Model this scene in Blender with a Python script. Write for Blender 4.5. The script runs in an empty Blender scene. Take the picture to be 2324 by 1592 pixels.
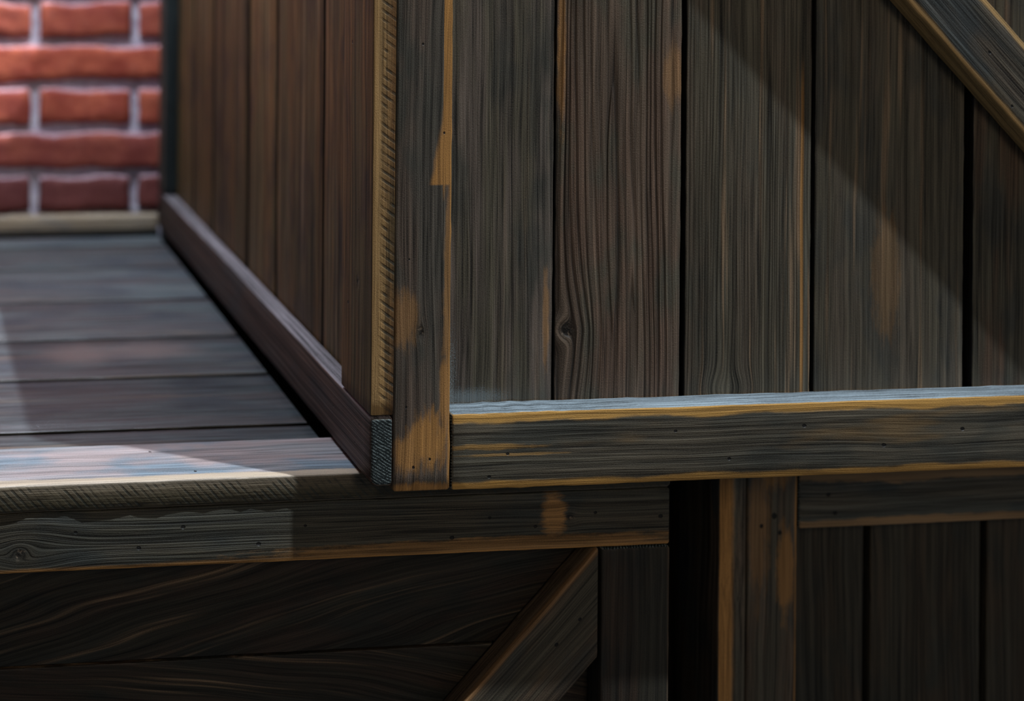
import bpy, bmesh, math, random
from mathutils import Vector, Matrix, noise

# ------------------------------------------------------------------ camera, light, exposure
S = bpy.context.scene
COL = S.collection
S.view_settings.view_transform = 'Standard'
S.view_settings.look = 'None'
S.view_settings.gamma = 1.0
S.view_settings.use_curve_mapping = False
S.view_settings.exposure = -0.10

PSI, ROLL, PITCH = 0.0922572475, 0.0079434004, 0.000333353
CX, CY, FPX = 9.92, -201.96, 2600.0
CAM_POS = Vector((-0.4169443, -0.92536203, 1.28508592))

def cam_axes():
    c, s = math.cos, math.sin
    Rz = Matrix(((c(PSI), -s(PSI), 0), (0, 0, -1), (s(PSI), c(PSI), 0)))
    Rp = Matrix(((1, 0, 0), (0, c(PITCH), -s(PITCH)), (0, s(PITCH), c(PITCH))))
    Rr = Matrix(((c(ROLL), -s(ROLL), 0), (s(ROLL), c(ROLL), 0), (0, 0, 1)))
    return Rr @ Rp @ Rz

M3 = cam_axes()
cd = bpy.data.cameras.new('camera')
cam = bpy.data.objects.new('camera', cd)
COL.objects.link(cam)
rx, dn, fw = Vector(M3[0]), Vector(M3[1]), Vector(M3[2])
mw = Matrix((rx, -dn, -fw)).transposed().to_4x4()
mw.translation = CAM_POS
cam.matrix_world = mw
cd.sensor_width = 36.0
cd.sensor_fit = 'HORIZONTAL'
cd.lens = 36.0 * FPX / 2324.0
cd.shift_x = (1162 - CX) / 2324.0
cd.shift_y = (CY - 796) / 2324.0
cd.clip_start = 0.01
cd.dof.use_dof = True
cd.dof.focus_distance = 0.968
cd.dof.aperture_fstop = 2.3
S.camera = cam

W = bpy.data.worlds.new('world')
S.world = W
W.use_nodes = True
wb = W.node_tree.nodes['Background']
wb.inputs[0].default_value = (0.68, 0.78, 0.95, 1)
wb.inputs[1].default_value = 0.07

def aim(o, d):
    o.rotation_euler = Vector(d).to_track_quat('-Z', 'Y').to_euler()

sl = bpy.data.lights.new('key_light', 'SUN')
sl.energy = 5.2
sl.angle = math.radians(0.6)
sl.color = (0.84, 0.92, 1.0)
so = bpy.data.objects.new('key_light', sl)
COL.objects.link(so)
so.location = (0.8, -0.6, 3)
aim(so, (-0.29, 0.137, -0.95))

def area(name, loc, target, size, power, color):
    l = bpy.data.lights.new(name, 'AREA')
    l.energy = power
    l.size = size
    l.color = color
    o = bpy.data.objects.new(name, l)
    COL.objects.link(o)
    o.location = loc
    aim(o, Vector(target) - Vector(loc))
    return o

area('back_ceiling_lamp', (-0.24, 0.44, 1.95), (-0.2, 0.60, 0.8), 0.22, 14, (0.76, 0.86, 1.0))
area('front_fill', (0.35, -2.1, 2.15), (0.3, 0, 0.95), 0.6, 8.5, (1.0, 0.85, 0.66))  # added warm fill to lift the front faces, not a lamp of the room

# ------------------------------------------------------------------ node helpers
class NT:
    def __init__(self, mat):
        self.t = mat.node_tree
        self.n = self.t.nodes
        self.l = self.t.links
    def new(self, kind, **kw):
        nd = self.n.new(kind)
        for k, v in kw.items():
            setattr(nd, k, v)
        return nd
    def put(self, sock, v):
        if isinstance(v, (int, float)):
            sock.default_value = v
        elif isinstance(v, (tuple, list)):
            sock.default_value = tuple(v) if len(v) == len(sock.default_value) else tuple(v) + (1,)
        else:
            self.l.new(v, sock)
    def m(self, op, a, b=0.0, c=0.0, clamp=False):
        nd = self.new('ShaderNodeMath', operation=op, use_clamp=clamp)
        self.put(nd.inputs[0], a); self.put(nd.inputs[1], b); self.put(nd.inputs[2], c)
        return nd.outputs[0]
    def xyz(self, x, y, z):
        nd = self.new('ShaderNodeCombineXYZ')
        for i, v in enumerate((x, y, z)):
            self.put(nd.inputs[i], v)
        return nd.outputs[0]
    def noise(self, vec, scale=1.0, detail=2.0, rough=0.5, dist=0.0):
        nd = self.new('ShaderNodeTexNoise')
        self.put(nd.inputs['Vector'], vec)
        nd.inputs['Scale'].default_value = scale
        nd.inputs['Detail'].default_value = detail
        nd.inputs['Roughness'].default_value = rough
        nd.inputs['Distortion'].default_value = dist
        return nd.outputs['Fac']
    def step(self, v, a, b, lo=0.0, hi=1.0):
        nd = self.new('ShaderNodeMapRange', interpolation_type='SMOOTHSTEP')
        self.put(nd.inputs[0], v)
        self.put(nd.inputs[1], a); self.put(nd.inputs[2], b)
        self.put(nd.inputs[3], lo); self.put(nd.inputs[4], hi)
        return nd.outputs[0]
    def mix(self, f, a, b, mode='MIX'):
        nd = self.new('ShaderNodeMix', data_type='RGBA', blend_type=mode)
        self.put(nd.inputs[0], f); self.put(nd.inputs[6], a); self.put(nd.inputs[7], b)
        return nd.outputs[2]

BROWN = (0.105, 0.068, 0.044)
GREY = (0.086, 0.078, 0.056)
BLUE = (0.056, 0.055, 0.046)
RED = (0.120, 0.058, 0.036)
ORANGE = (0.50, 0.25, 0.075)

def wood(seed, L, Wd, T, tones=(BROWN, GREY, BLUE), gain=1.0, contrast=1.0, ridges=0.0, ridge_freq=230.0,
         slope=0.0, warp=1.0, wear_lo=0.0, wear_hi=0.0, wear_col=ORANGE, patches=(), holes=(), knots=(),
         streaks=(), side_wear=None, saw=0.0, saw_k=(520.0, 420.0), saw_z=0.0, end_dark=True, rough=0.6, spec=0.35, coat=0.0,
         bump=1.0, base_wear=0.0, cathedral=0.0, pale=0.0, side_tone=None, side_dark=None, sheen=(), cracks=1.0, stripes=()):
    """Stained softwood. Local x runs along the board, y across, z out of the face."""
    mat = bpy.data.materials.new('stained_wood')
    mat.use_nodes = True
    N = NT(mat)
    bs = N.n['Principled BSDF']
    tc = N.new('ShaderNodeTexCoord')
    sp = N.new('ShaderNodeSeparateXYZ')
    N.l.new(tc.outputs['Object'], sp.inputs[0])
    x, y, z = sp.outputs
    sn = N.new('ShaderNodeSeparateXYZ')
    N.l.new(tc.outputs['Normal'], sn.inputs[0])
    nx, ny, nz = sn.outputs
    rnd = random.Random(seed)
    ox, oy = rnd.uniform(0, 50), rnd.uniform(0, 50)
    # lines of grain bend round the knots
    yy = y
    kdark = None
    for (kx, ky, sx, sy, amt) in knots:
        dx = N.m('DIVIDE', N.m('SUBTRACT', x, kx), sx)
        dy = N.m('DIVIDE', N.m('SUBTRACT', y, ky), sy)
        r2 = N.m('ADD', N.m('MULTIPLY', dx, dx), N.m('MULTIPLY', dy, dy))
        e = N.m('EXPONENT', N.m('MULTIPLY', r2, -1.0))
        k = N.m('SUBTRACT', 1.0, N.m('MULTIPLY', e, amt))
        yy = N.m('ADD', N.m('MULTIPLY', N.m('SUBTRACT', yy, ky), k), ky)
        e2 = N.m('EXPONENT', N.m('MULTIPLY', r2, -4.0))
        if amt >= 0.8:
            kdark = e2 if kdark is None else N.m('MAXIMUM', kdark, e2)
    if slope:
        yy = N.m('ADD', yy, N.m('MULTIPLY', x, slope))
    wv = N.noise(N.xyz(N.m('MULTIPLY_ADD', x, 3.0, ox), N.m('MULTIPLY_ADD', y, 9.0, oy), seed * 1.7), 1.0, 2.0)
    yy = N.m('ADD', yy, N.m('MULTIPLY', N.m('SUBTRACT', wv, 0.5), 0.022 * warp))
    if cathedral:
        xc = N.m('SUBTRACT', x, L * 0.35)
        yc = N.m('ADD', y, Wd * 0.2)
        yy = N.m('ADD', yy, N.m('SQRT', N.m('ADD', N.m('MULTIPLY', N.m('MULTIPLY', xc, xc), cathedral), N.m('MULTIPLY', yc, yc))))
    zz = N.m('MULTIPLY', z, 1.0)
    def g(ax, ay, detail=2.0, rough=0.6, off=0.0):
        return N.noise(N.xyz(N.m('MULTIPLY_ADD', x, ax, ox + off), N.m('MULTIPLY_ADD', yy, ay, oy + off), N.m('MULTIPLY_ADD', zz, ay, off)), 1.0, detail, rough)
    fine = g(14, 900, 2.0, 0.6)
    streak = g(3.0, 210, 3.0, 0.65, 7)
    broad = g(4.0, 36, 3.0, 0.6, 13)
    blot = N.noise(N.xyz(N.m('MULTIPLY_ADD', x, 9, ox), N.m('MULTIPLY_ADD', y, 22, oy), N.m('MULTIPLY', z, 22)), 1.0, 3.0, 0.6)
    blot2 = N.noise(N.xyz(N.m('MULTIPLY_ADD', x, 6, oy), N.m('MULTIPLY_ADD', y, 30, ox), 3.3), 1.0, 3.0, 0.6)
    speck = N.noise(N.xyz(N.m('MULTIPLY', x, 800), N.m('MULTIPLY', y, 1500), N.m('MULTIPLY', z, 1500)), 1.0, 1.0, 0.5)
    tn = [tuple(c * gain for c in t) for t in tones]
    col = N.mix(N.step(broad, 0.40, 0.60), tn[0], tn[1])
    col = N.mix(N.step(blot, 0.47, 0.66), col, tn[2])
    # fibre contrast
    f = N.m('ADD', N.step(streak, 0.30, 0.70, 0.52, 1.5), N.m('MULTIPLY', N.m('SUBTRACT', fine, 0.5), 2.0))
    f = N.m('ADD', f, N.m('MULTIPLY', N.m('SUBTRACT', speck, 0.5), 1.0))
    f = N.m('ADD', N.m('MULTIPLY', N.m('SUBTRACT', f, 1.0), contrast * 1.25), 1.02)
    ridge_h = None
    if ridges:
        fr = N.noise(N.xyz(N.m('MULTIPLY', x, 1.0), N.m('MULTIPLY_ADD', yy, 30, oy), 1.0), 1.0, 2.0)
        ph = N.m('ADD', N.m('MULTIPLY', yy, ridge_freq), N.m('MULTIPLY', fr, 7.0))
        saww = N.m('FRACT', ph)
        ridge_h = N.m('MULTIPLY', N.step(saww, 0.0, 0.10), N.step(saww, 1.0, 0.62, 0.25, 1.0))
        gate = N.step(N.noise(N.xyz(N.m('MULTIPLY_ADD', x, 1.2, ox), N.m('MULTIPLY_ADD', yy, 24, oy + 9), 2.0), 1.0, 1.0), 0.36, 0.56, 0.3, 1.0)
        ridge_h = N.m('ADD', 1.0, N.m('MULTIPLY', N.m('SUBTRACT', ridge_h, 1.0), gate))
        f = N.m('MULTIPLY', f, N.m('ADD', 1.0 - 0.60 * ridges, N.m('MULTIPLY', ridge_h, 0.95 * ridges)))
    ck = N.m('ABSOLUTE', N.m('SUBTRACT', g(0.8, 130, 1.0, 0.5, 51), 0.5))
    ckm = N.m('MULTIPLY', N.step(ck, 0.012, 0.003), 0.55 * cracks)
    f = N.m('MULTIPLY', f, N.m('SUBTRACT', 1.0, ckm))
    f = N.m('MAXIMUM', f, 0.12)
    if pale:
        pm = N.step(g(2.2, 80, 3.0, 0.6, 31), 0.56, 0.70)
        col = N.mix(N.m('MULTIPLY', pm, pale), col, (0.30, 0.20, 0.12))
    # worn patches and edges
    nb = N.noise(N.xyz(N.m('MULTIPLY_ADD', x, 45, ox), N.m('MULTIPLY_ADD', y, 160, oy), N.m('MULTIPLY', z, 160)), 1.0, 4.0, 0.65)
    nbl = N.noise(N.xyz(N.m('MULTIPLY_ADD', x, 11, ox + 4), oy, 0.0), 1.0, 2.0, 0.6)
    wear = 0.0
    def mx(a, b):
        return b if isinstance(a, float) and a == 0.0 else N.m('MAXIMUM', a, b)
    for w, d in ((wear_lo, N.m('ADD', y, Wd / 2)), (wear_hi, N.m('SUBTRACT', Wd / 2, y))):
        if w:
            ww = N.m('MULTIPLY', w, N.m('ADD', N.m('MULTIPLY', nbl, 1.5), N.m('MULTIPLY', nb, 0.7)))
            wear = mx(wear, N.step(N.m('SUBTRACT', ww, d), -0.0015, 0.0020))
    for p in patches:
        px, py, prx, pry = p[:4]
        amt = p[4] if len(p) > 4 else 1.0
        dx = N.m('DIVIDE', N.m('SUBTRACT', x, px), prx)
        dy = N.m('DIVIDE', N.m('SUBTRACT', y, py), pry)
        if len(p) > 5 and p[5] == 'wedge':      # worn strip along the low edge, cut off square at its foot, tapering upwards
            wdt = N.m('MULTIPLY', N.m('SUBTRACT', 1.0, dx), pry)
            d = N.m('ADD', N.m('SUBTRACT', y, py), N.m('MULTIPLY', N.m('SUBTRACT', nb, 0.5), 0.006))
            wear = mx(wear, N.m('MULTIPLY', N.step(N.m('SUBTRACT', wdt, d), -0.001, 0.004, 0.0, amt), N.step(x, px - 0.0006, px + 0.0010)))
        elif len(p) > 5 and p[5] == 'box':
            r = N.m('MAXIMUM', N.m('ABSOLUTE', dx), N.m('ABSOLUTE', dy))
            q = N.m('ADD', r, N.m('MULTIPLY', N.m('SUBTRACT', nb, 0.5), 0.25))
            wear = mx(wear, N.step(q, 1.04, 0.93, 0.0, amt))
        else:
            r = N.m('SQRT', N.m('ADD', N.m('MULTIPLY', dx, dx), N.m('MULTIPLY', dy, dy)))
            q = N.m('ADD', r, N.m('ADD', N.m('MULTIPLY', N.m('SUBTRACT', nb, 0.5), 1.5), N.m('MULTIPLY', N.m('SUBTRACT', streak, 0.5), 0.9)))
            wear = mx(wear, N.step(q, 1.2, 0.55, 0.0, amt * 0.92))
    if base_wear:
        wear = mx(wear, N.step(blot2, 0.56, 0.70, 0.0, base_wear))
    for (sy_, sw, x0, x1, amt) in streaks:
        d = N.m('ABSOLUTE', N.m('SUBTRACT', yy if slope == 0 else y, sy_))
        mk = N.m('MULTIPLY', N.step(d, sw, sw * 0.4), N.m('MULTIPLY', N.step(x, x0, x0 + 0.05), N.step(x, x1, x1 - 0.05)))
        wear = mx(wear, N.m('MULTIPLY', mk, amt))
    side = N.step(N.m('ABSOLUTE', ny), 0.55, 0.85)
    if side_dark is not None:
        col = N.mix(side, col, side_dark)
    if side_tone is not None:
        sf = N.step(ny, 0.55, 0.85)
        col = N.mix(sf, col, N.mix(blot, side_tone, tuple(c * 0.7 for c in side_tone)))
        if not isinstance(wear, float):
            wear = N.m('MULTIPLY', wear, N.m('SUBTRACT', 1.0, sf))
    if side_wear:
        d0, d1, amt = side_wear
        dz = N.m('MULTIPLY', z, -1.0)
        dz = N.m('ADD', dz, N.m('MULTIPLY', N.m('SUBTRACT', nb, 0.5), 0.006))
        sw_ = N.m('MULTIPLY', N.step(dz, d1, d0, 0.0, amt), side)
        wear = N.m('ADD', N.m('MULTIPLY', wear if not isinstance(wear, float) else 0.0, N.m('SUBTRACT', 1.0, side)), sw_) if not isinstance(wear, float) else sw_
    if side_wear is None and not isinstance(wear, float):
        wear = N.m('MULTIPLY', wear, N.m('SUBTRACT', 1.0, N.m('MULTIPLY', N.m('MULTIPLY', side, N.step(z, -0.002, -0.0055)), 0.8)))
    wearf = N.m('ADD', N.m('MULTIPLY', N.m('SUBTRACT', f, 1.0), 0.55), 0.98)
    vc = N.new('ShaderNodeVectorMath', operation='SCALE'); N.put(vc.inputs[0], col); N.put(vc.inputs['Scale'], f)
    dark = vc.outputs[0]
    if not isinstance(wear, float):
        wc = N.mix(blot, wear_col, tuple(c * 0.75 for c in wear_col))
        vw = N.new('ShaderNodeVectorMath', operation='SCALE'); N.put(vw.inputs[0], wc); N.put(vw.inputs['Scale'], wearf)
        out = N.mix(wear, dark, vw.outputs[0])
    else:
        out = dark
    h = N.m('ADD', N.m('MULTIPLY', fine, 0.35), N.m('ADD', N.m('MULTIPLY', streak, 0.9), N.m('MULTIPLY', speck, 0.16)))
    if ridge_h is not None:
        h = N.m('ADD', h, N.m('MULTIPLY', ridge_h, 1.5 * ridges))
    if saw:
        nsw = N.noise(N.xyz(N.m('MULTIPLY', x, 20), 0.0, seed), 1.0, 2.0)
        ph = N.m('ADD', N.m('MULTIPLY', x, saw_k[0]), N.m('ADD', N.m('MULTIPLY', z, saw_k[1]), N.m('MULTIPLY', nsw, 4.0)))
        sv = N.m('MULTIPLY_ADD', N.m('SINE', ph), 0.5, 0.5)
        gt = N.noise(N.xyz(N.m('MULTIPLY', x, 70), N.m('MULTIPLY', z, 120), seed + 0.5), 1.0, 3.0)
        sg = N.m('MULTIPLY', N.step(sv, 0.45, 0.98), N.step(gt, 0.38, 0.62, 0.15, 1.0))
        sg = N.m('MULTIPLY', sg, N.step(z, -saw_z, -saw_z - 0.006))
        out = N.mix(N.m('MULTIPLY', N.m('MULTIPLY', sg, side), saw), out, (0.03, 0.035, 0.03))
        h = N.m('SUBTRACT', h, N.m('MULTIPLY', N.m('MULTIPLY', sg, side), 0.35))
    if kdark is not None:
        kn = N.noise(tc.outputs['Object'], 260.0, 3.0)
        out = N.mix(N.m('MULTIPLY', kdark, 0.9), out, N.mix(N.step(kn, 0.55, 0.66), (0.008, 0.006, 0.005), (0.24, 0.18, 0.13)))
        h = N.m('SUBTRACT', h, N.m('MULTIPLY', kdark, N.m('MULTIPLY', kn, 1.5)))
    for (px, py, prx, pry, amt, dc) in sheen:  # pale patches that paint reflected light into the colour
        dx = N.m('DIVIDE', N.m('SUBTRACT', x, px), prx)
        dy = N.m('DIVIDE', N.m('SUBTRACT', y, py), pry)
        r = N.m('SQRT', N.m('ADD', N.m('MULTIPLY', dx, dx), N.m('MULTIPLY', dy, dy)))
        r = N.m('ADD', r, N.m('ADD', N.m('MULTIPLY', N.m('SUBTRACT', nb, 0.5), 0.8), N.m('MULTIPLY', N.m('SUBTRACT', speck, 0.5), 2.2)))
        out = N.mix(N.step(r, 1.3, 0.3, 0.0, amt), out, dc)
    for (hx, hy, hr) in holes:
        dx = N.m('SUBTRACT', x, hx); dy = N.m('MULTIPLY', N.m('SUBTRACT', y, hy), 1.25)
        r = N.m('SQRT', N.m('ADD', N.m('MULTIPLY', dx, dx), N.m('MULTIPLY', dy, dy)))
        r = N.m('ADD', r, N.m('MULTIPLY', N.m('SUBTRACT', nb, 0.5), hr * 1.2))
        hm = N.step(r, hr * 1.15, hr * 0.75)
        out = N.mix(N.m('MULTIPLY', hm, 0.95), out, (0.006, 0.005, 0.005))
        h = N.m('SUBTRACT', h, N.m('MULTIPLY', hm, 2.0))
    if end_dark:
        em = N.step(N.m('ABSOLUTE', nx), 0.6, 0.9)
        ph = N.m('ADD', N.m('MULTIPLY', y, 2300.0), N.m('ADD', N.m('MULTIPLY', z, -1300.0), N.m('MULTIPLY', N.noise(tc.outputs['Object'], 50.0, 2.0), 14.0)))
        sv = N.m('MULTIPLY_ADD', N.m('SINE', ph), 0.5, 0.5)
        s2 = N.noise(tc.outputs['Object'], 1100.0, 1.0)
        ef = N.m('MULTIPLY', N.step(sv, 0.35, 1.0), N.step(s2, 0.36, 0.62))
        ec = N.mix(ef, (0.010, 0.016, 0.018), (0.20, 0.25, 0.25))
        ec = N.mix(N.step(N.m('ABSOLUTE', y), Wd / 2 - 0.0022, Wd / 2 - 0.0008, 0.0, 0.7), ec, (0.22, 0.22, 0.19))
        out = N.mix(em, out, ec)
    bp = N.new('ShaderNodeBump')
    bp.inputs['Strength'].default_value = 0.85
    bp.inputs['Distance'].default_value = 0.0011 * bump
    N.l.new(h, bp.inputs['Height'])
    N.l.new(bp.outputs[0], bs.inputs['Normal'])
    N.l.new(out, bs.inputs['Base Color'])
    rg = N.step(streak, 0.3, 0.7, min(1, rough + 0.1), rough - 0.1)
    N.l.new(rg, bs.inputs['Roughness'])
    bs.inputs['Specular IOR Level'].default_value = spec
    if coat:
        bs.inputs['Coat Weight'].default_value = coat
        bs.inputs['Coat Roughness'].default_value = 0.25
    return mat

# ------------------------------------------------------------------ boards
X, Y, Z = Vector((1, 0, 0)), Vector((0, 1, 0)), Vector((0, 0, 1))

def board_mesh(name, L, Wd, T, bevel=0.002, rag=0.0006, seed=0, shear0=0.0, shear1=0.0, lo_bevel=None, step=0.012):
    """A sawn board: rounded section swept along x, its arrises slightly ragged."""
    b2 = lo_bevel or bevel
    hw = Wd / 2
    sec = []
    def arc(cy, cz, r, a0, a1, n=3):
        for i in range(n + 1):
            a = a0 + (a1 - a0) * i / n
            sec.append((cy + r * math.cos(a), cz + r * math.sin(a)))
    P = math.pi
    arc(hw - bevel, -bevel, bevel, 0, P / 2)
    for i in range(1, 4):
        sec.append((hw - bevel - (Wd - bevel - b2) * i / 4, 0.0))
    arc(-hw + b2, -b2, b2, P / 2, P)
    arc(-hw + bevel, -T + bevel, bevel, P, 1.5 * P)
    arc(hw - bevel, -T + bevel, bevel, 1.5 * P, 2 * P)
    n = max(4, int(L / step))
    xs = [0.0, bevel * 0.3, bevel] + [bevel + (L - 2 * bevel) * i / n for i in range(1, n)] + [L - bevel, L - bevel * 0.3, L]
    ins = {0: bevel, 1: bevel * 0.35, len(xs) - 1: bevel, len(xs) - 2: bevel * 0.35}
    bm = bmesh.new()
    rings = []
    for i, xx in enumerate(xs):
        ring = []
        ii = ins.get(i, 0.0)
        for (yy, zz) in sec:
            q = noise.noise(Vector((xx * 38 + seed * 7.1, yy * 30, zz * 30))) * rag
            q += noise.noise(Vector((xx * 150 + seed * 3.3, yy * 60 + 5, zz * 60))) * rag * 0.5
            corner = 1.0 if abs(yy) > hw * 0.8 else 0.15
            y2 = yy * (1 - ii / hw) + math.copysign(q * corner, yy)
            zc = -T / 2
            z2 = zc + (zz - zc) * (1 - ii / (T / 2))
            t = xx / L
            x2 = xx + shear0 * y2 * (1 - t) + shear1 * y2 * t
            ring.append(bm.verts.new((x2, y2, z2)))
        rings.append(ring)
    m = len(sec)
    for a, b in zip(rings, rings[1:]):
        for j in range(m):
            bm.faces.new((a[j], b[j], b[(j + 1) % m], a[(j + 1) % m]))
    bm.faces.new(rings[0])
    bm.faces.new(list(reversed(rings[-1])))
    bmesh.ops.recalc_face_normals(bm, faces=bm.faces)
    me = bpy.data.meshes.new(name)
    bm.to_mesh(me)
    bm.free()
    for p in me.polygons:
        p.use_smooth = len(p.vertices) == 4
    return me

def board(name, parent, org, xd, zd, L, Wd, T, seed, mesh=None, label=None, **mo):
    """org: middle of the outer face at the board's start."""
    mesh = mesh or {}
    yd = zd.cross(xd)
    me = board_mesh(name, L, Wd, T, seed=seed, **mesh)
    o = bpy.data.objects.new(name, me)
    COL.objects.link(o)
    mt = Matrix((xd, yd, zd)).transposed().to_4x4()
    mt.translation = Vector(org)
    inv = mt.inverted()
    holes = []
    for h in mo.pop('whole', ()):
        q = inv @ Vector(h[:3]); holes.append((q.x, q.y, h[3]))
    pts = []
    for h in mo.pop('wpatch', ()):
        q = inv @ Vector(h[0]); pts.append((q.x, q.y) + tuple(h[1:]))
    du = []
    for h in mo.pop('wdust', ()):  # wdust: pale patches of reflected light painted into the colour, not dust
        q = inv @ Vector(h[0]); du.append((q.x, q.y) + tuple(h[1:]))
    kn = []
    for h in mo.pop('wknot', ()):
        q = inv @ Vector(h[0]); kn.append((q.x, q.y) + tuple(h[1:]))
    me.materials.append(wood(seed, L, Wd, T, holes=holes, patches=pts, knots=kn, sheen=du, **mo))
    if parent is not None:
        o.parent = parent
        o.matrix_parent_inverse = parent.matrix_world.inverted()
    o.matrix_world = mt
    if label:
        o['label'] = label
    return o

def thing(name, label, cat, loc):
    o = bpy.data.objects.new(name, None)
    o.empty_display_size = 0.05
    COL.objects.link(o)
    o.location = loc
    o.matrix_world = Matrix.Translation(Vector(loc))
    o['label'] = label
    o['category'] = cat
    return o

def front_v(name, par, x0, x1, z0, z1, y, T, seed, **k):      # upright board facing the front, local x up, local y towards -X
    return board(name, par, ((x0 + x1) / 2, y, z0), Z, -Y, z1 - z0, x1 - x0, T, seed, **k)
def front_h(name, par, x0, x1, z0, z1, y, T, seed, **k):      # local x to +X, local y up
    return board(name, par, (x0, y, (z0 + z1) / 2), X, -Y, x1 - x0, z1 - z0, T, seed, **k)
def side_v(name, par, y0, y1, z0, z1, x, T, seed, **k):       # faces -X, local x up, local y to +Y
    return board(name, par, (x, (y0 + y1) / 2, z0), Z, -X, z1 - z0, y1 - y0, T, seed, **k)
def side_h(name, par, y0, y1, z0, z1, x, T, seed, **k):       # faces -X, local x to -Y, local y up
    return board(name, par, (x, y1, (z0 + z1) / 2), -Y, -X, y1 - y0, z1 - z0, T, seed, **k)
def deck_h(name, par, x0, x1, y0, y1, z, T, seed, **k):       # faces up, local x to +X, local y to +Y
    return board(name, par, (x0, (y0 + y1) / 2, z), X, Z, x1 - x0, y1 - y0, T, seed, **k)

# ------------------------------------------------------------------ setting
def struct(name, bm, mats):
    me = bpy.data.meshes.new(name)
    bm.to_mesh(me); bm.free()
    for m in mats:
        me.materials.append(m)
    o = bpy.data.objects.new(name, me)
    COL.objects.link(o)
    o['kind'] = 'structure'
    return o

def box_bm(bm, x0, x1, y0, y1, z0, z1):
    v = [bm.verts.new(p) for p in ((x0, y0, z0), (x1, y0, z0), (x1, y1, z0), (x0, y1, z0), (x0, y0, z1), (x1, y0, z1), (x1, y1, z1), (x0, y1, z1))]
    for f in ((0, 3, 2, 1), (4, 5, 6, 7), (0, 1, 5, 4), (1, 2, 6, 5), (2, 3, 7, 6), (3, 0, 4, 7)):
        bm.faces.new([v[i] for i in f])

def plain(name, col, rough=0.8):
    m = bpy.data.materials.new(name); m.use_nodes = True
    N = NT(m); bs = N.n['Principled BSDF']
    tc = N.new('ShaderNodeTexCoord')
    a = N.noise(tc.outputs['Object'], 9.0, 5.0, 0.6)
    N.l.new(N.mix(a, tuple(c * 0.7 for c in col), tuple(c * 1.3 for c in col)), bs.inputs['Base Color'])
    bs.inputs['Roughness'].default_value = rough
    return m

def brick_mat():
    m = bpy.data.materials.new('red_brick'); m.use_nodes = True
    N = NT(m); bs = N.n['Principled BSDF']
    tc = N.new('ShaderNodeTexCoord')
    at = N.new('ShaderNodeAttribute', attribute_name='tint')
    a = N.noise(tc.outputs['Object'], 22.0, 4.0, 0.6)
    b = N.noise(tc.outputs['Object'], 160.0, 4.0, 0.7)
    sp = N.new('ShaderNodeSeparateXYZ'); N.l.new(tc.outputs['Object'], sp.inputs[0])
    c1 = N.mix(N.step(a, 0.35, 0.65), (0.42, 0.060, 0.030), (0.70, 0.15, 0.070))
    c1 = N.mix(N.m('MULTIPLY', at.outputs['Fac'], 0.75), c1, (0.15, 0.035, 0.035))
    c1 = N.mix(N.step(b, 0.58, 0.72, 0.0, 0.5), c1, (0.62, 0.26, 0.20))
    al = N.new('ShaderNodeAttribute', attribute_name='lit_edge')
    lm = N.m('MULTIPLY', N.step(N.m('ADD', al.outputs['Fac'], N.m('MULTIPLY', N.m('SUBTRACT', b, 0.5), 0.8)), 0.45, 1.0), 0.6)
    c1 = N.mix(lm, c1, (0.68, 0.50, 0.58))  # light on the brick tops painted in as a pale mortar tint
    N.l.new(c1, bs.inputs['Base Color'])
    bs.inputs['Roughness'].default_value = 0.7
    bp = N.new('ShaderNodeBump'); bp.inputs['Distance'].default_value = 0.003
    N.l.new(b, bp.inputs['Height']); N.l.new(bp.outputs[0], bs.inputs['Normal'])
    return m

def mortar_mat():
    m = bpy.data.materials.new('pale_mortar'); m.use_nodes = True
    N = NT(m); bs = N.n['Principled BSDF']
    tc = N.new('ShaderNodeTexCoord')
    b = N.noise(tc.outputs['Object'], 90.0, 5.0, 0.7)
    N.l.new(N.mix(N.step(b, 0.35, 0.65), (0.50, 0.42, 0.52), (0.78, 0.74, 0.82)), bs.inputs['Base Color'])
    bs.inputs['Roughness'].default_value = 0.85
    bp = N.new('ShaderNodeBump'); bp.inputs['Distance'].default_value = 0.004
    N.l.new(b, bp.inputs['Height']); N.l.new(bp.outputs[0], bs.inputs['Normal'])
    return m

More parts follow.
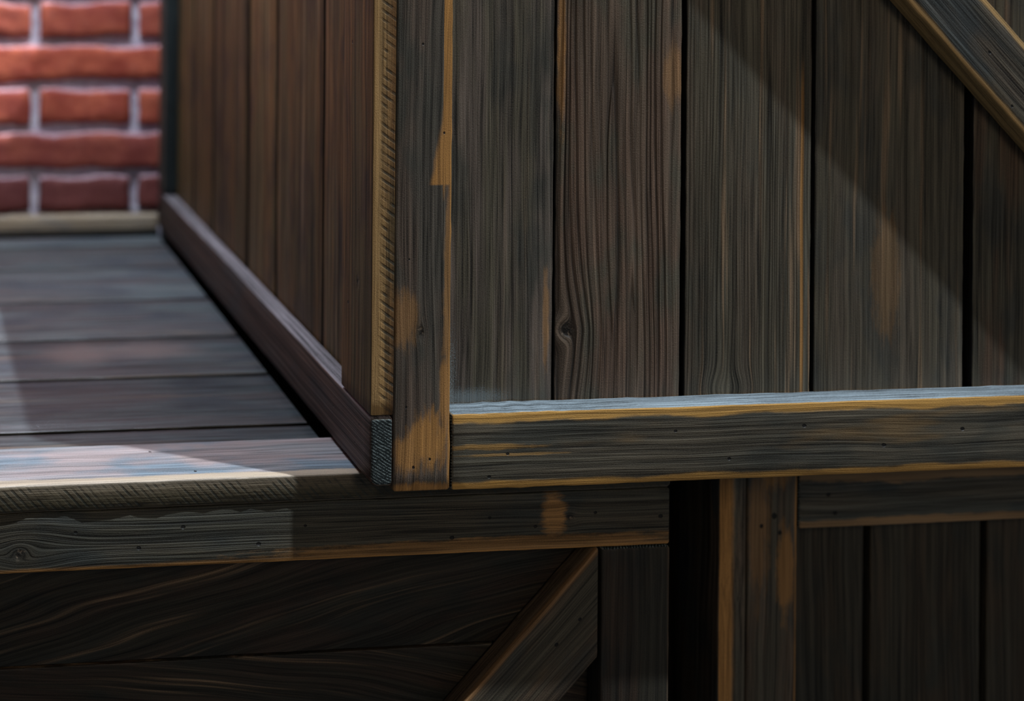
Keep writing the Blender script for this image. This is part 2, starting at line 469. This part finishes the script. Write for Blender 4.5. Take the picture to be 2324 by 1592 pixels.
WALL_Y = 0.797
def build_wall():
    rnd = random.Random(4)
    bm = bmesh.new()
    tint = bm.verts.layers.float.new('tint')
    lit_edge = bm.verts.layers.float.new('lit_edge')
    # mortar bed: a gridded sheet with uneven surface, and the mass of the wall behind it
    gx, gz = 150, 110
    x0, x1, z0, z1 = -1.1, 1.1, 0.76, 2.05
    grid = []
    for i in range(gx + 1):
        row = []
        for j in range(gz + 1):
            xx = x0 + (x1 - x0) * i / gx; zz = z0 + (z1 - z0) * j / gz
            row.append(bm.verts.new((xx, WALL_Y + 0.0105 + 0.0022 * noise.noise(Vector((xx * 40, zz * 60, 2))), zz)))
        grid.append(row)
    for i in range(gx):
        for j in range(gz):
            f = bm.faces.new((grid[i][j], grid[i + 1][j], grid[i + 1][j + 1], grid[i][j + 1])); f.material_index = 1
    nb = len(bm.faces)
    box_bm(bm, x0, x1, WALL_Y + 0.020, WALL_Y + 0.10, 0.0, z1)
    bm.faces.ensure_lookup_table()
    for f in bm.faces[nb:]:
        f.material_index = 1
    def brick(bx0, bx1, bz0, bz1, t):
        sd = rnd.uniform(0, 99)
        nu, nv = max(3, int((bx1 - bx0) / 0.009)), 6
        yo = WALL_Y + rnd.uniform(-0.0015, 0.0015)
        vs = []
        for i in range(-1, nu + 2):
            col = []
            for j in range(-1, nv + 2):
                u = min(max(i / nu, 0), 1); v = min(max(j / nv, 0), 1)
                e = min(u, 1 - u) * (bx1 - bx0); g_ = min(v, 1 - v) * (bz1 - bz0)
                xx = bx0 + u * (bx1 - bx0); zz = bz0 + v * (bz1 - bz0)
                wob = 0.0058 * noise.noise(Vector((xx * 17 + sd, v * 1.2, sd))) + 0.001 * noise.noise(Vector((xx * 90, v, sd)))
                zz += wob
                xx += 0.002 * noise.noise(Vector((u, zz * 40 + sd, 1)))
                r = 0.0045
                yy = yo + 0.0022 * noise.noise(Vector((xx * 30, zz * 50, sd)))
                if e < r: yy += (r - e) * 0.55
                if g_ < r: yy += (r - g_) * 0.55
                if i in (-1, nu + 1) or j in (-1, nv + 1): yy = WALL_Y + 0.019
                q = bm.verts.new((xx, yy, zz)); q[tint] = t
                q[lit_edge] = 1.0 if j >= nv else (0.45 if i <= 0 or i >= nu else 0.0)  # tops paled for the light falling on them, ends less
                col.append(q)
            vs.append(col)
        for i in range(len(vs) - 1):
            for j in range(len(vs[0]) - 1):
                bm.faces.new((vs[i][j], vs[i + 1][j], vs[i + 1][j + 1], vs[i][j + 1]))
    tints = {0: 1.15, 1: 0.7, 2: 0.2, 3: 0.05, 4: 0.3}
    for r in range(18):
        zc = 0.8550 + (r - 0) * 0.0662
        hh = 0.0263
        if zc > 2.0: break
        if r % 2 == 0:
            k0 = -0.2075 - 0.1535 * 6
            for k in range(14):
                a = k0 + k * 0.1535
                t = min(1.25, max(0, tints.get(r, 0.3) + rnd.uniform(-0.15, 0.15)))
                brick(a + 0.0068, a + 0.1535 - 0.0078, zc - hh, zc + hh, t)
        else:
            k0 = -0.2075 - 0.1535 * 6 - 0.077
            for k in range(7):
                a = k0 + k * 0.307
                t = min(1.25, max(0, tints.get(r, 0.3) + rnd.uniform(-0.15, 0.15)))
                brick(a + 0.007, a + 0.307 - 0.007, zc - hh, zc + hh, t)
    for f in bm.faces:
        f.smooth = True
    return struct('wall_back', bm, [brick_mat(), mortar_mat()])
build_wall()

bm = bmesh.new()
box_bm(bm, -3, 3, -4, 0.9, -0.06, 0.0)
struct('floor', bm, [plain('dark_floor', (0.03, 0.028, 0.026))])

# pale batten along the foot of the bricks
t1 = board('trim_1', None, (-1.05, 0.777, 0.8155), X, -Y, 1.0292, 0.023, 0.0165, 77,
           mesh=dict(bevel=0.004), tones=((0.36, 0.27, 0.18), (0.40, 0.32, 0.23), (0.30, 0.25, 0.20)), contrast=0.4, end_dark=False)
t1['kind'] = 'structure'

# ------------------------------------------------------------------ upper cabinet
H = 1.668
XS = -0.0204          # outer plane of the side frame
box = thing('wall_cabinet', 'large dark-stained wooden cabinet with vertical planks and a diagonal brace, standing on the low counter',
            'cabinet', (0.4, 0.4, 0.80))

def wp(x, y, z, *r):
    return ((x, y, z),) + r

front_v('front_stile', box, 0.0, 0.0490, 0.7995, H, 0.0, 0.0215, 11, mesh=dict(bevel=0.0022, rag=0.0009),
        tones=((0.105, 0.078, 0.060), (0.086, 0.076, 0.062), (0.060, 0.058, 0.048)), contrast=0.9,
        wear_lo=0.0022,
        wpatch=[wp(0.0458, 0, 1.255, 0.200, 0.0048, 1.0, 'box'), wp(0.0490, 0, 1.057, 0.110, 0.0200, 0.95, 'wedge'),
                wp(0.030, 0, 0.8430, 0.026, 0.0200), wp(0.012, 0, 0.830, 0.018, 0.013, 0.85), wp(0.025, 0, 0.8010, 0.007, 0.034, 1.0),
                wp(0.045, 0, 0.885, 0.040, 0.0062, 0.85), wp(0.008, 0, 0.945, 0.026, 0.014, 0.5), wp(0.046, 0, 0.96, 0.1, 0.004, 0.6)],
        whole=[(0.0417, 0, 1.1009, .0012), (0.0226, 0, 1.1758, .0012), (0.0171, 0, 0.8201, .0014), (0.0313, 0, 0.8266, .0012),
               (0.0105, 0, 0.8709, .0010), (0.0120, 0, 0.995, .0009)],
        wknot=[wp(0.0227, 0, 0.9335, .010, .0055, .85)], streaks=())
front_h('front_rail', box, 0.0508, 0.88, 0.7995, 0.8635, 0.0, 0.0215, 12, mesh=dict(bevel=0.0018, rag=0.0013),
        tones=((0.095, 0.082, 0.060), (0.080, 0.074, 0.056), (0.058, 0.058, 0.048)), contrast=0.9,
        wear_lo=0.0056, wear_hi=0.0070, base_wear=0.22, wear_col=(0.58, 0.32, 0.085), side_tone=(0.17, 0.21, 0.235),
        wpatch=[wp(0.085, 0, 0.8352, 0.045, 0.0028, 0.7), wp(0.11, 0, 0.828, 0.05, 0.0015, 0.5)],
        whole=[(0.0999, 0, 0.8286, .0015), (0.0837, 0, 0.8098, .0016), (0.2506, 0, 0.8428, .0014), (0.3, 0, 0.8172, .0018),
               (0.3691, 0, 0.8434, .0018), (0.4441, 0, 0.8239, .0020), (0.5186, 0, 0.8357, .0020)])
front_h('top_rail', box, 0.0508, 0.88, H - 0.064, H, 0.0, 0.0215, 13, wear_lo=0.004)
front_v('front_stile', box, 0.882, 0.931, 0.7995, H, 0.0, 0.0215, 14, wear_lo=0.003, wear_hi=0.003)

PY, PB = 0.022, 0.808
fp = [
    (0.030, 0.1517, dict(seed=21, tones=((0.105, 0.085, 0.070), (0.086, 0.076, 0.054), (0.060, 0.058, 0.048)), contrast=1.0, warp=0.5,
                         wpatch=[wp(0.146, 0.022, 0.935, 0.05, 0.0035, 0.45)], pale=0.15,
                         wdust=[wp(0.0500, 0.022, 0.885, 0.05, 0.012, 0.9, (0.30, 0.36, 0.38)), wp(0.075, 0.022, 0.868, 0.008, 0.035, 0.6, (0.22, 0.27, 0.29))])),  # bluish sparkle off the ledge painted into the plank colour
    (0.1542, 0.2695, dict(seed=22, tones=((0.125, 0.082, 0.058), (0.105, 0.076, 0.055), (0.082, 0.074, 0.054)), ridges=0.9, ridge_freq=115.0,
                          contrast=0.7, warp=0.55, bump=1.7,
                          wknot=[wp(0.1580, 0.022, 0.918, .050, .024, .75), wp(0.1650, 0.022, 0.9235, .0105, .0120, .9)],
                          wpatch=[wp(0.1585, 0.022, 1.165, 0.075, 0.0040, 0.7), wp(0.262, 0.022, 1.145, 0.03, 0.010, 0.35)])),
    (0.2745, 0.3925, dict(seed=23, tones=((0.105, 0.085, 0.062), (0.086, 0.076, 0.054), (0.082, 0.076, 0.058)), ridges=0.38, ridge_freq=300.0,
                          contrast=0.9, warp=0.35, wknot=[wp(0.3150, 0.022, 0.868, .014, .018, .6)],
                          streaks=[(-0.0506, 0.0020, 0.03, 0.36, 0.85)], pale=0.8)),
    (0.3965, 0.5405, dict(seed=24, tones=((0.100, 0.082, 0.060), (0.086, 0.076, 0.054), (0.062, 0.060, 0.050)), contrast=0.8, warp=0.4,
                          wpatch=[wp(0.465, 0.022, 0.965, 0.06, 0.015, 0.25)], pale=0.6)),
    (0.5500, 0.6650, dict(seed=25, gain=0.9, contrast=0.8, warp=0.4)),
    (0.6690, 0.7850, dict(seed=26, contrast=0.8)),
    (0.7890, 0.9000, dict(seed=27, contrast=0.8)),
]
for x0, x1, d in fp:
    d = dict(d); sd = d.pop('seed')
    front_v('front_plank', box, x0, x1, PB, H - 0.004, PY, 0.014, sd, mesh=dict(bevel=0.0012, rag=0.0009), side_dark=(0.010, 0.008, 0.006), **d)

# diagonal brace, 45 degrees, descending to the right between the rails
bd = Vector((1, 0, -1.04)).normalized()
bw = 0.0545
a0 = Vector((0.5012, 0.0, 1.2132))     # middle of the band at the top of the picture
n0 = -Y
yd = n0.cross(bd)
st = a0 - bd * ((H - 0.066 - 1.2132) / abs(bd.z) - 0.02)
Lb = ((H - 0.066) - 0.866) / abs(bd.z) - 0.03
board('brace', box, st, bd, n0, Lb, bw, 0.0212, 31, mesh=dict(bevel=0.0015, rag=0.0012, shear0=0.0, shear1=0.0),
      tones=((0.100, 0.082, 0.062), (0.080, 0.074, 0.056), (0.062, 0.070, 0.070)), contrast=1.1, wear_lo=0.004, wear_hi=0.005,
      side_wear=(0.03, 0.04, 1.0), wear_col=(0.46, 0.29, 0.12), warp=0.25,
      whole=[(0.5418, 0, 1.167, .0016), (0.5639, 0, 1.1194, .0016)])

SIDE = ((0.112, 0.056, 0.020), (0.082, 0.054, 0.022), (0.052, 0.031, 0.017))
side_v('side_stile', box, 0.0, 0.0640, 0.8645, H, XS, 0.0199, 41, mesh=dict(bevel=0.0012, rag=0.0005), tones=SIDE, contrast=0.8,
       saw=0.75, saw_k=(800.0, -560.0), saw_z=0.005, side_wear=(0.005, 0.019, 0.92), wear_col=(0.50, 0.31, 0.13), end_dark=False,
       whole=[(XS, 0.0446, 1.1727, .0014), (XS, 0.0497, 0.943, .0014), (XS, 0.028, 1.03, .0011)],
       wknot=[wp(XS, 0.0289, 0.9676, .010, .005, .8)])
side_h('side_rail', box, 0.0, 0.785, 0.8050, 0.8625, XS, 0.0199, 42, mesh=dict(bevel=0.0026, rag=0.0005, lo_bevel=0.007),
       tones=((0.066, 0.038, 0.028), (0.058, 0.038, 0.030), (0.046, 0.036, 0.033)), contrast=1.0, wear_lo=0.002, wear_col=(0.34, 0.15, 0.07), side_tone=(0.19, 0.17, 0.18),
       whole=[(XS, 0.0236, 0.8466, .0013), (XS, 0.0318, 0.8277, .0012), (XS, 0.0813, 0.8379, .0010)])
side_v('side_stile', box, 0.7480, 0.7850, 0.8645, H, XS, 0.0199, 43, tones=((0.07, 0.055, 0.04), (0.06, 0.052, 0.04), (0.05, 0.05, 0.045)), side_dark=(0.016, 0.022, 0.022), mesh=dict(bevel=0.0012), end_dark=False)
side_h('top_rail', box, 0.066, 0.746, H - 0.06, H, XS, 0.0199, 44, tones=SIDE)
for i, (y0, y1) in enumerate(((0.024, 0.1648), (0.1688, 0.3030), (0.3110, 0.4060), (0.4150, 0.5560), (0.5660, 0.6580), (0.6680, 0.7850))):
    side_v('side_plank', box, y0, y1, 0.807, H - 0.004, (0.001, 0.001, 0.0015, 0.001, 0.001, 0.001)[i], 0.014, 51 + i, mesh=dict(bevel=0.0016), tones=SIDE, side_dark=(0.010, 0.008, 0.006), contrast=1.2, warp=0.6,
           pale=0.30, gain=(0.85, 0.95, 1.25, 0.85, 1.0, 1.2)[i], wknot=[wp(0.0, 0.49, 0.975, .03, .012, .9)] if i == 3 else [])
deck_h('top_board', box, -0.02, 0.931, 0.0, 0.788, H + 0.019, 0.018, 61)
deck_h('bottom_board', box, 0.016, 0.915, 0.04, 0.785, 0.828, 0.014, 62)
side_h('back_board', box, 0.02, 0.785, 0.807, H, 0.915, 0.014, 63)

# ------------------------------------------------------------------ counter on the left
ctr = thing('counter', 'low dark-stained plank counter running back to the red brick wall', 'counter', (-0.3, 0.4, 0.0))
ET = 0.804
XL, XR, XD = -1.0, 0.2660, -0.0225
deck_h('edge_board', ctr, XL, XR, 0.0265, 0.0950, ET, 0.0232, 71, mesh=dict(bevel=0.0030, rag=0.0012, step=0.008),
       tones=((0.25, 0.20, 0.195), (0.20, 0.195, 0.20), (0.13, 0.165, 0.195)), contrast=0.6, wear_lo=0.008, wear_col=(0.42, 0.33, 0.24),
       saw=0.75, saw_k=(880.0, 800.0), side_wear=(0.002, 0.016, 0.28), rough=0.5, base_wear=0.15, side_dark=(0.060, 0.050, 0.030),
       whole=[(-0.1902, 0.078, ET, .0012), (-0.1589, 0.0402, ET, .0014)])
DECK = ((0.075, 0.070, 0.074), (0.078, 0.094, 0.100), (0.055, 0.064, 0.075))
gy = [0.0965, 0.1380, 0.2570, 0.3655, 0.4925, 0.6241, 0.7249, 0.7755]
for i in range(len(gy) - 1):
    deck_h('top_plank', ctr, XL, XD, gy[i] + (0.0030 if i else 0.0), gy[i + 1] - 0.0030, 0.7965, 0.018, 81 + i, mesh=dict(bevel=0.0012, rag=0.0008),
           tones=DECK, side_dark=(0.010, 0.008, 0.006), contrast=0.9, rough=0.38, spec=0.5, coat=0.15, warp=0.7, pale=0.25, gain=(0.65, 0.65, 0.8, 1.15, 1.4, 1.2, 1.5)[i],  # gain grows towards the back: falloff of the light painted into the planks
           wdust=[wp(-0.215, 0.325, 0.7965, 0.045, 0.030, 0.8, (0.19, 0.14, 0.13)), wp(-0.135, 0.330, 0.7965, 0.060, 0.026, 0.7, (0.20, 0.15, 0.14))] if i == 2 else [])  # pinkish reflections on the deck painted as pale smears
AY = 0.0275
AZ0, AZ1 = 0.7300, 0.7795
front_h('front_rail', ctr, XL, XR, AZ0, AZ1, AY, 0.02, 91, gain=0.82, mesh=dict(bevel=0.0018, rag=0.0007),
        tones=((0.070, 0.060, 0.042), (0.055, 0.054, 0.042), (0.038, 0.042, 0.038)), contrast=1.0, ridges=0.3, ridge_freq=330,
        wear_lo=0.0030, warp=0.6,
        wpatch=[wp(0.10, AY, 0.7350, 0.22, 0.008, 0.65), wp(0.158, AY, 0.760, 0.012, 0.022, 0.75)],
        wknot=[wp(-0.305, AY, 0.750, .040, .020, .78), wp(-0.312, AY, 0.746, .010, .008, .85), wp(0.1726, AY, 0.7575, .007, .007, .8)],
        whole=[(-0.2645, AY, 0.7625, .0015), (-0.1724, AY, 0.7632, .0020), (-0.2105, AY, 0.7470, .0019), (-0.1066, AY, 0.7460, .0020),
               (0.0653, AY, 0.7440, .0020), (0.1412, AY, 0.7506, .0016), (0.0994, AY, 0.7600, .0014), (0.1963, AY, 0.7606, .0017),
               (0.2571, AY, 0.7550, .0018), (-0.0657, AY, 0.7600, .0012)])
front_v('front_stile', ctr, 0.2030, XR, 0.0, AZ0 - 0.002, AY, 0.02, 92, mesh=dict(bevel=0.0018), gain=0.33, wear_lo=0.0012, wear_col=(0.2, 0.14, 0.09), contrast=0.7)
front_v('front_stile', ctr, XL, XL + 0.064, 0.0, AZ0 - 0.002, AY, 0.02, 93, gain=0.8)
# brace of the counter front: rises to the right, plumb cut against the stile
bdr = Vector((1, 0, 1.06)).normalized()
ydr = (-Y).cross(bdr)
Lc = 0.56
end = Vector((0.1998, AY, 0.6815))
k = -bdr.z / bdr.x * 0.94
board('brace', ctr, end - bdr * Lc, bdr, -Y, Lc, 0.0655, 0.0195, 94, mesh=dict(bevel=0.0016, rag=0.001, shear1=1.06, shear0=0.0),
      tones=((0.080, 0.056, 0.036), (0.064, 0.055, 0.038), (0.045, 0.042, 0.034)), contrast=0.8, wear_hi=0.0025, base_wear=0.3, wear_col=(0.26, 0.14, 0.06),
      whole=[(0.1828, AY, 0.6675, .0018), (0.1612, AY, 0.6464, .0018)])
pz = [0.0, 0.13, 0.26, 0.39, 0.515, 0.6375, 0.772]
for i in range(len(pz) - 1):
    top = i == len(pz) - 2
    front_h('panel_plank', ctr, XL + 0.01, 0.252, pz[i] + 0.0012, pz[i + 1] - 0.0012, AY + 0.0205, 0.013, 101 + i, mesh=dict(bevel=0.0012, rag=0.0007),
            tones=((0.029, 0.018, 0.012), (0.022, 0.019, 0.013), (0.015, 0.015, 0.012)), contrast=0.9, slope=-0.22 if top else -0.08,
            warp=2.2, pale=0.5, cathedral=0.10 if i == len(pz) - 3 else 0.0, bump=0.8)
front_h('gap_shade_strip', ctr, XL, -0.021, 0.74, 0.8035, 0.7775, 0.0150, 114, gain=0.12, end_dark=False)  # added dark strip standing in for the shade below the batten
front_h('gap_shade_strip', ctr, -0.018, 0.25, 0.74, 0.8055, 0.766, 0.018, 113, gain=0.3)  # added dark strip covering bright mortar, keeps the gap under the cabinet black
side_h('side_board', ctr, 0.052, 0.785, 0.0, 0.775, 0.253, 0.012, 111)
front_h('back_board', ctr, XL, 0.25, 0.02, 0.775, 0.775, 0.012, 112, gain=0.6)

# ------------------------------------------------------------------ low cabinet on the right
rc = thing('low_cabinet', 'low cabinet with an orange worn frame, at lower right beyond the black gap', 'cabinet', (0.8, 0.4, 0.0))
RY = 0.10
ZT = 0.7975
RT = ((0.110, 0.080, 0.055), (0.085, 0.076, 0.056), (0.060, 0.062, 0.056))
side_v('side_stile', rc, RY, RY + 0.06, 0.0, ZT - 0.02, 0.3680, 0.0275, 121, mesh=dict(bevel=0.002), tones=RT, side_wear=(0.010, 0.017, 1.0), end_dark=False)
side_v('side_panel', rc, RY + 0.022, 0.785, 0.0, ZT - 0.02, 0.3760, 0.014, 122, tones=RT)
front_v('front_stile', rc, 0.3972, 0.4478, 0.0, ZT - 0.019, RY, 0.02, 123, mesh=dict(bevel=0.002), tones=RT, contrast=0.7, wear_lo=0.002,
        wpatch=[wp(0.424, RY, 0.765, 0.03, 0.022, 0.8), wp(0.436, RY, 0.655, 0.045, 0.010, 0.8), wp(0.408, RY, 0.70, 0.07, 0.012, 0.35)],
        whole=[(0.4109, RY, 0.7008, .0022), (0.43, RY, 0.6937, .0022), (0.424, RY, 0.710, .003)])
front_h('front_rail', rc, 0.4500, 1.05, 0.6965, 0.7545, RY, 0.02, 124, mesh=dict(bevel=0.002), tones=((0.085, 0.076, 0.058), (0.070, 0.074, 0.064), (0.04, 0.05, 0.05)),
        wear_hi=0.014, wear_lo=0.0075, wear_col=(0.32, 0.20, 0.10), contrast=0.8,
        whole=[(0.4797, RY, 0.7285, .0022), (0.4867, RY, 0.7104, .0022)])
xs = [0.412, 0.5394, 0.6649, 0.79, 0.91, 1.045]
for i in range(len(xs) - 1):
    front_v('front_plank', rc, xs[i] + 0.004, xs[i + 1] - 0.004, 0.0, ZT - 0.022, RY + 0.0205, 0.013, 131 + i, mesh=dict(bevel=0.0015),
            tones=((0.050, 0.036, 0.022), (0.042, 0.036, 0.024), (0.032, 0.030, 0.022)), contrast=0.8)
front_v('front_stile', rc, 1.052, 1.10, 0.0, ZT - 0.02, RY, 0.02, 125, tones=RT)
deck_h('top_board', rc, 0.3680, 1.10, RY + 0.004, 0.785, ZT, 0.018, 126, tones=RT)
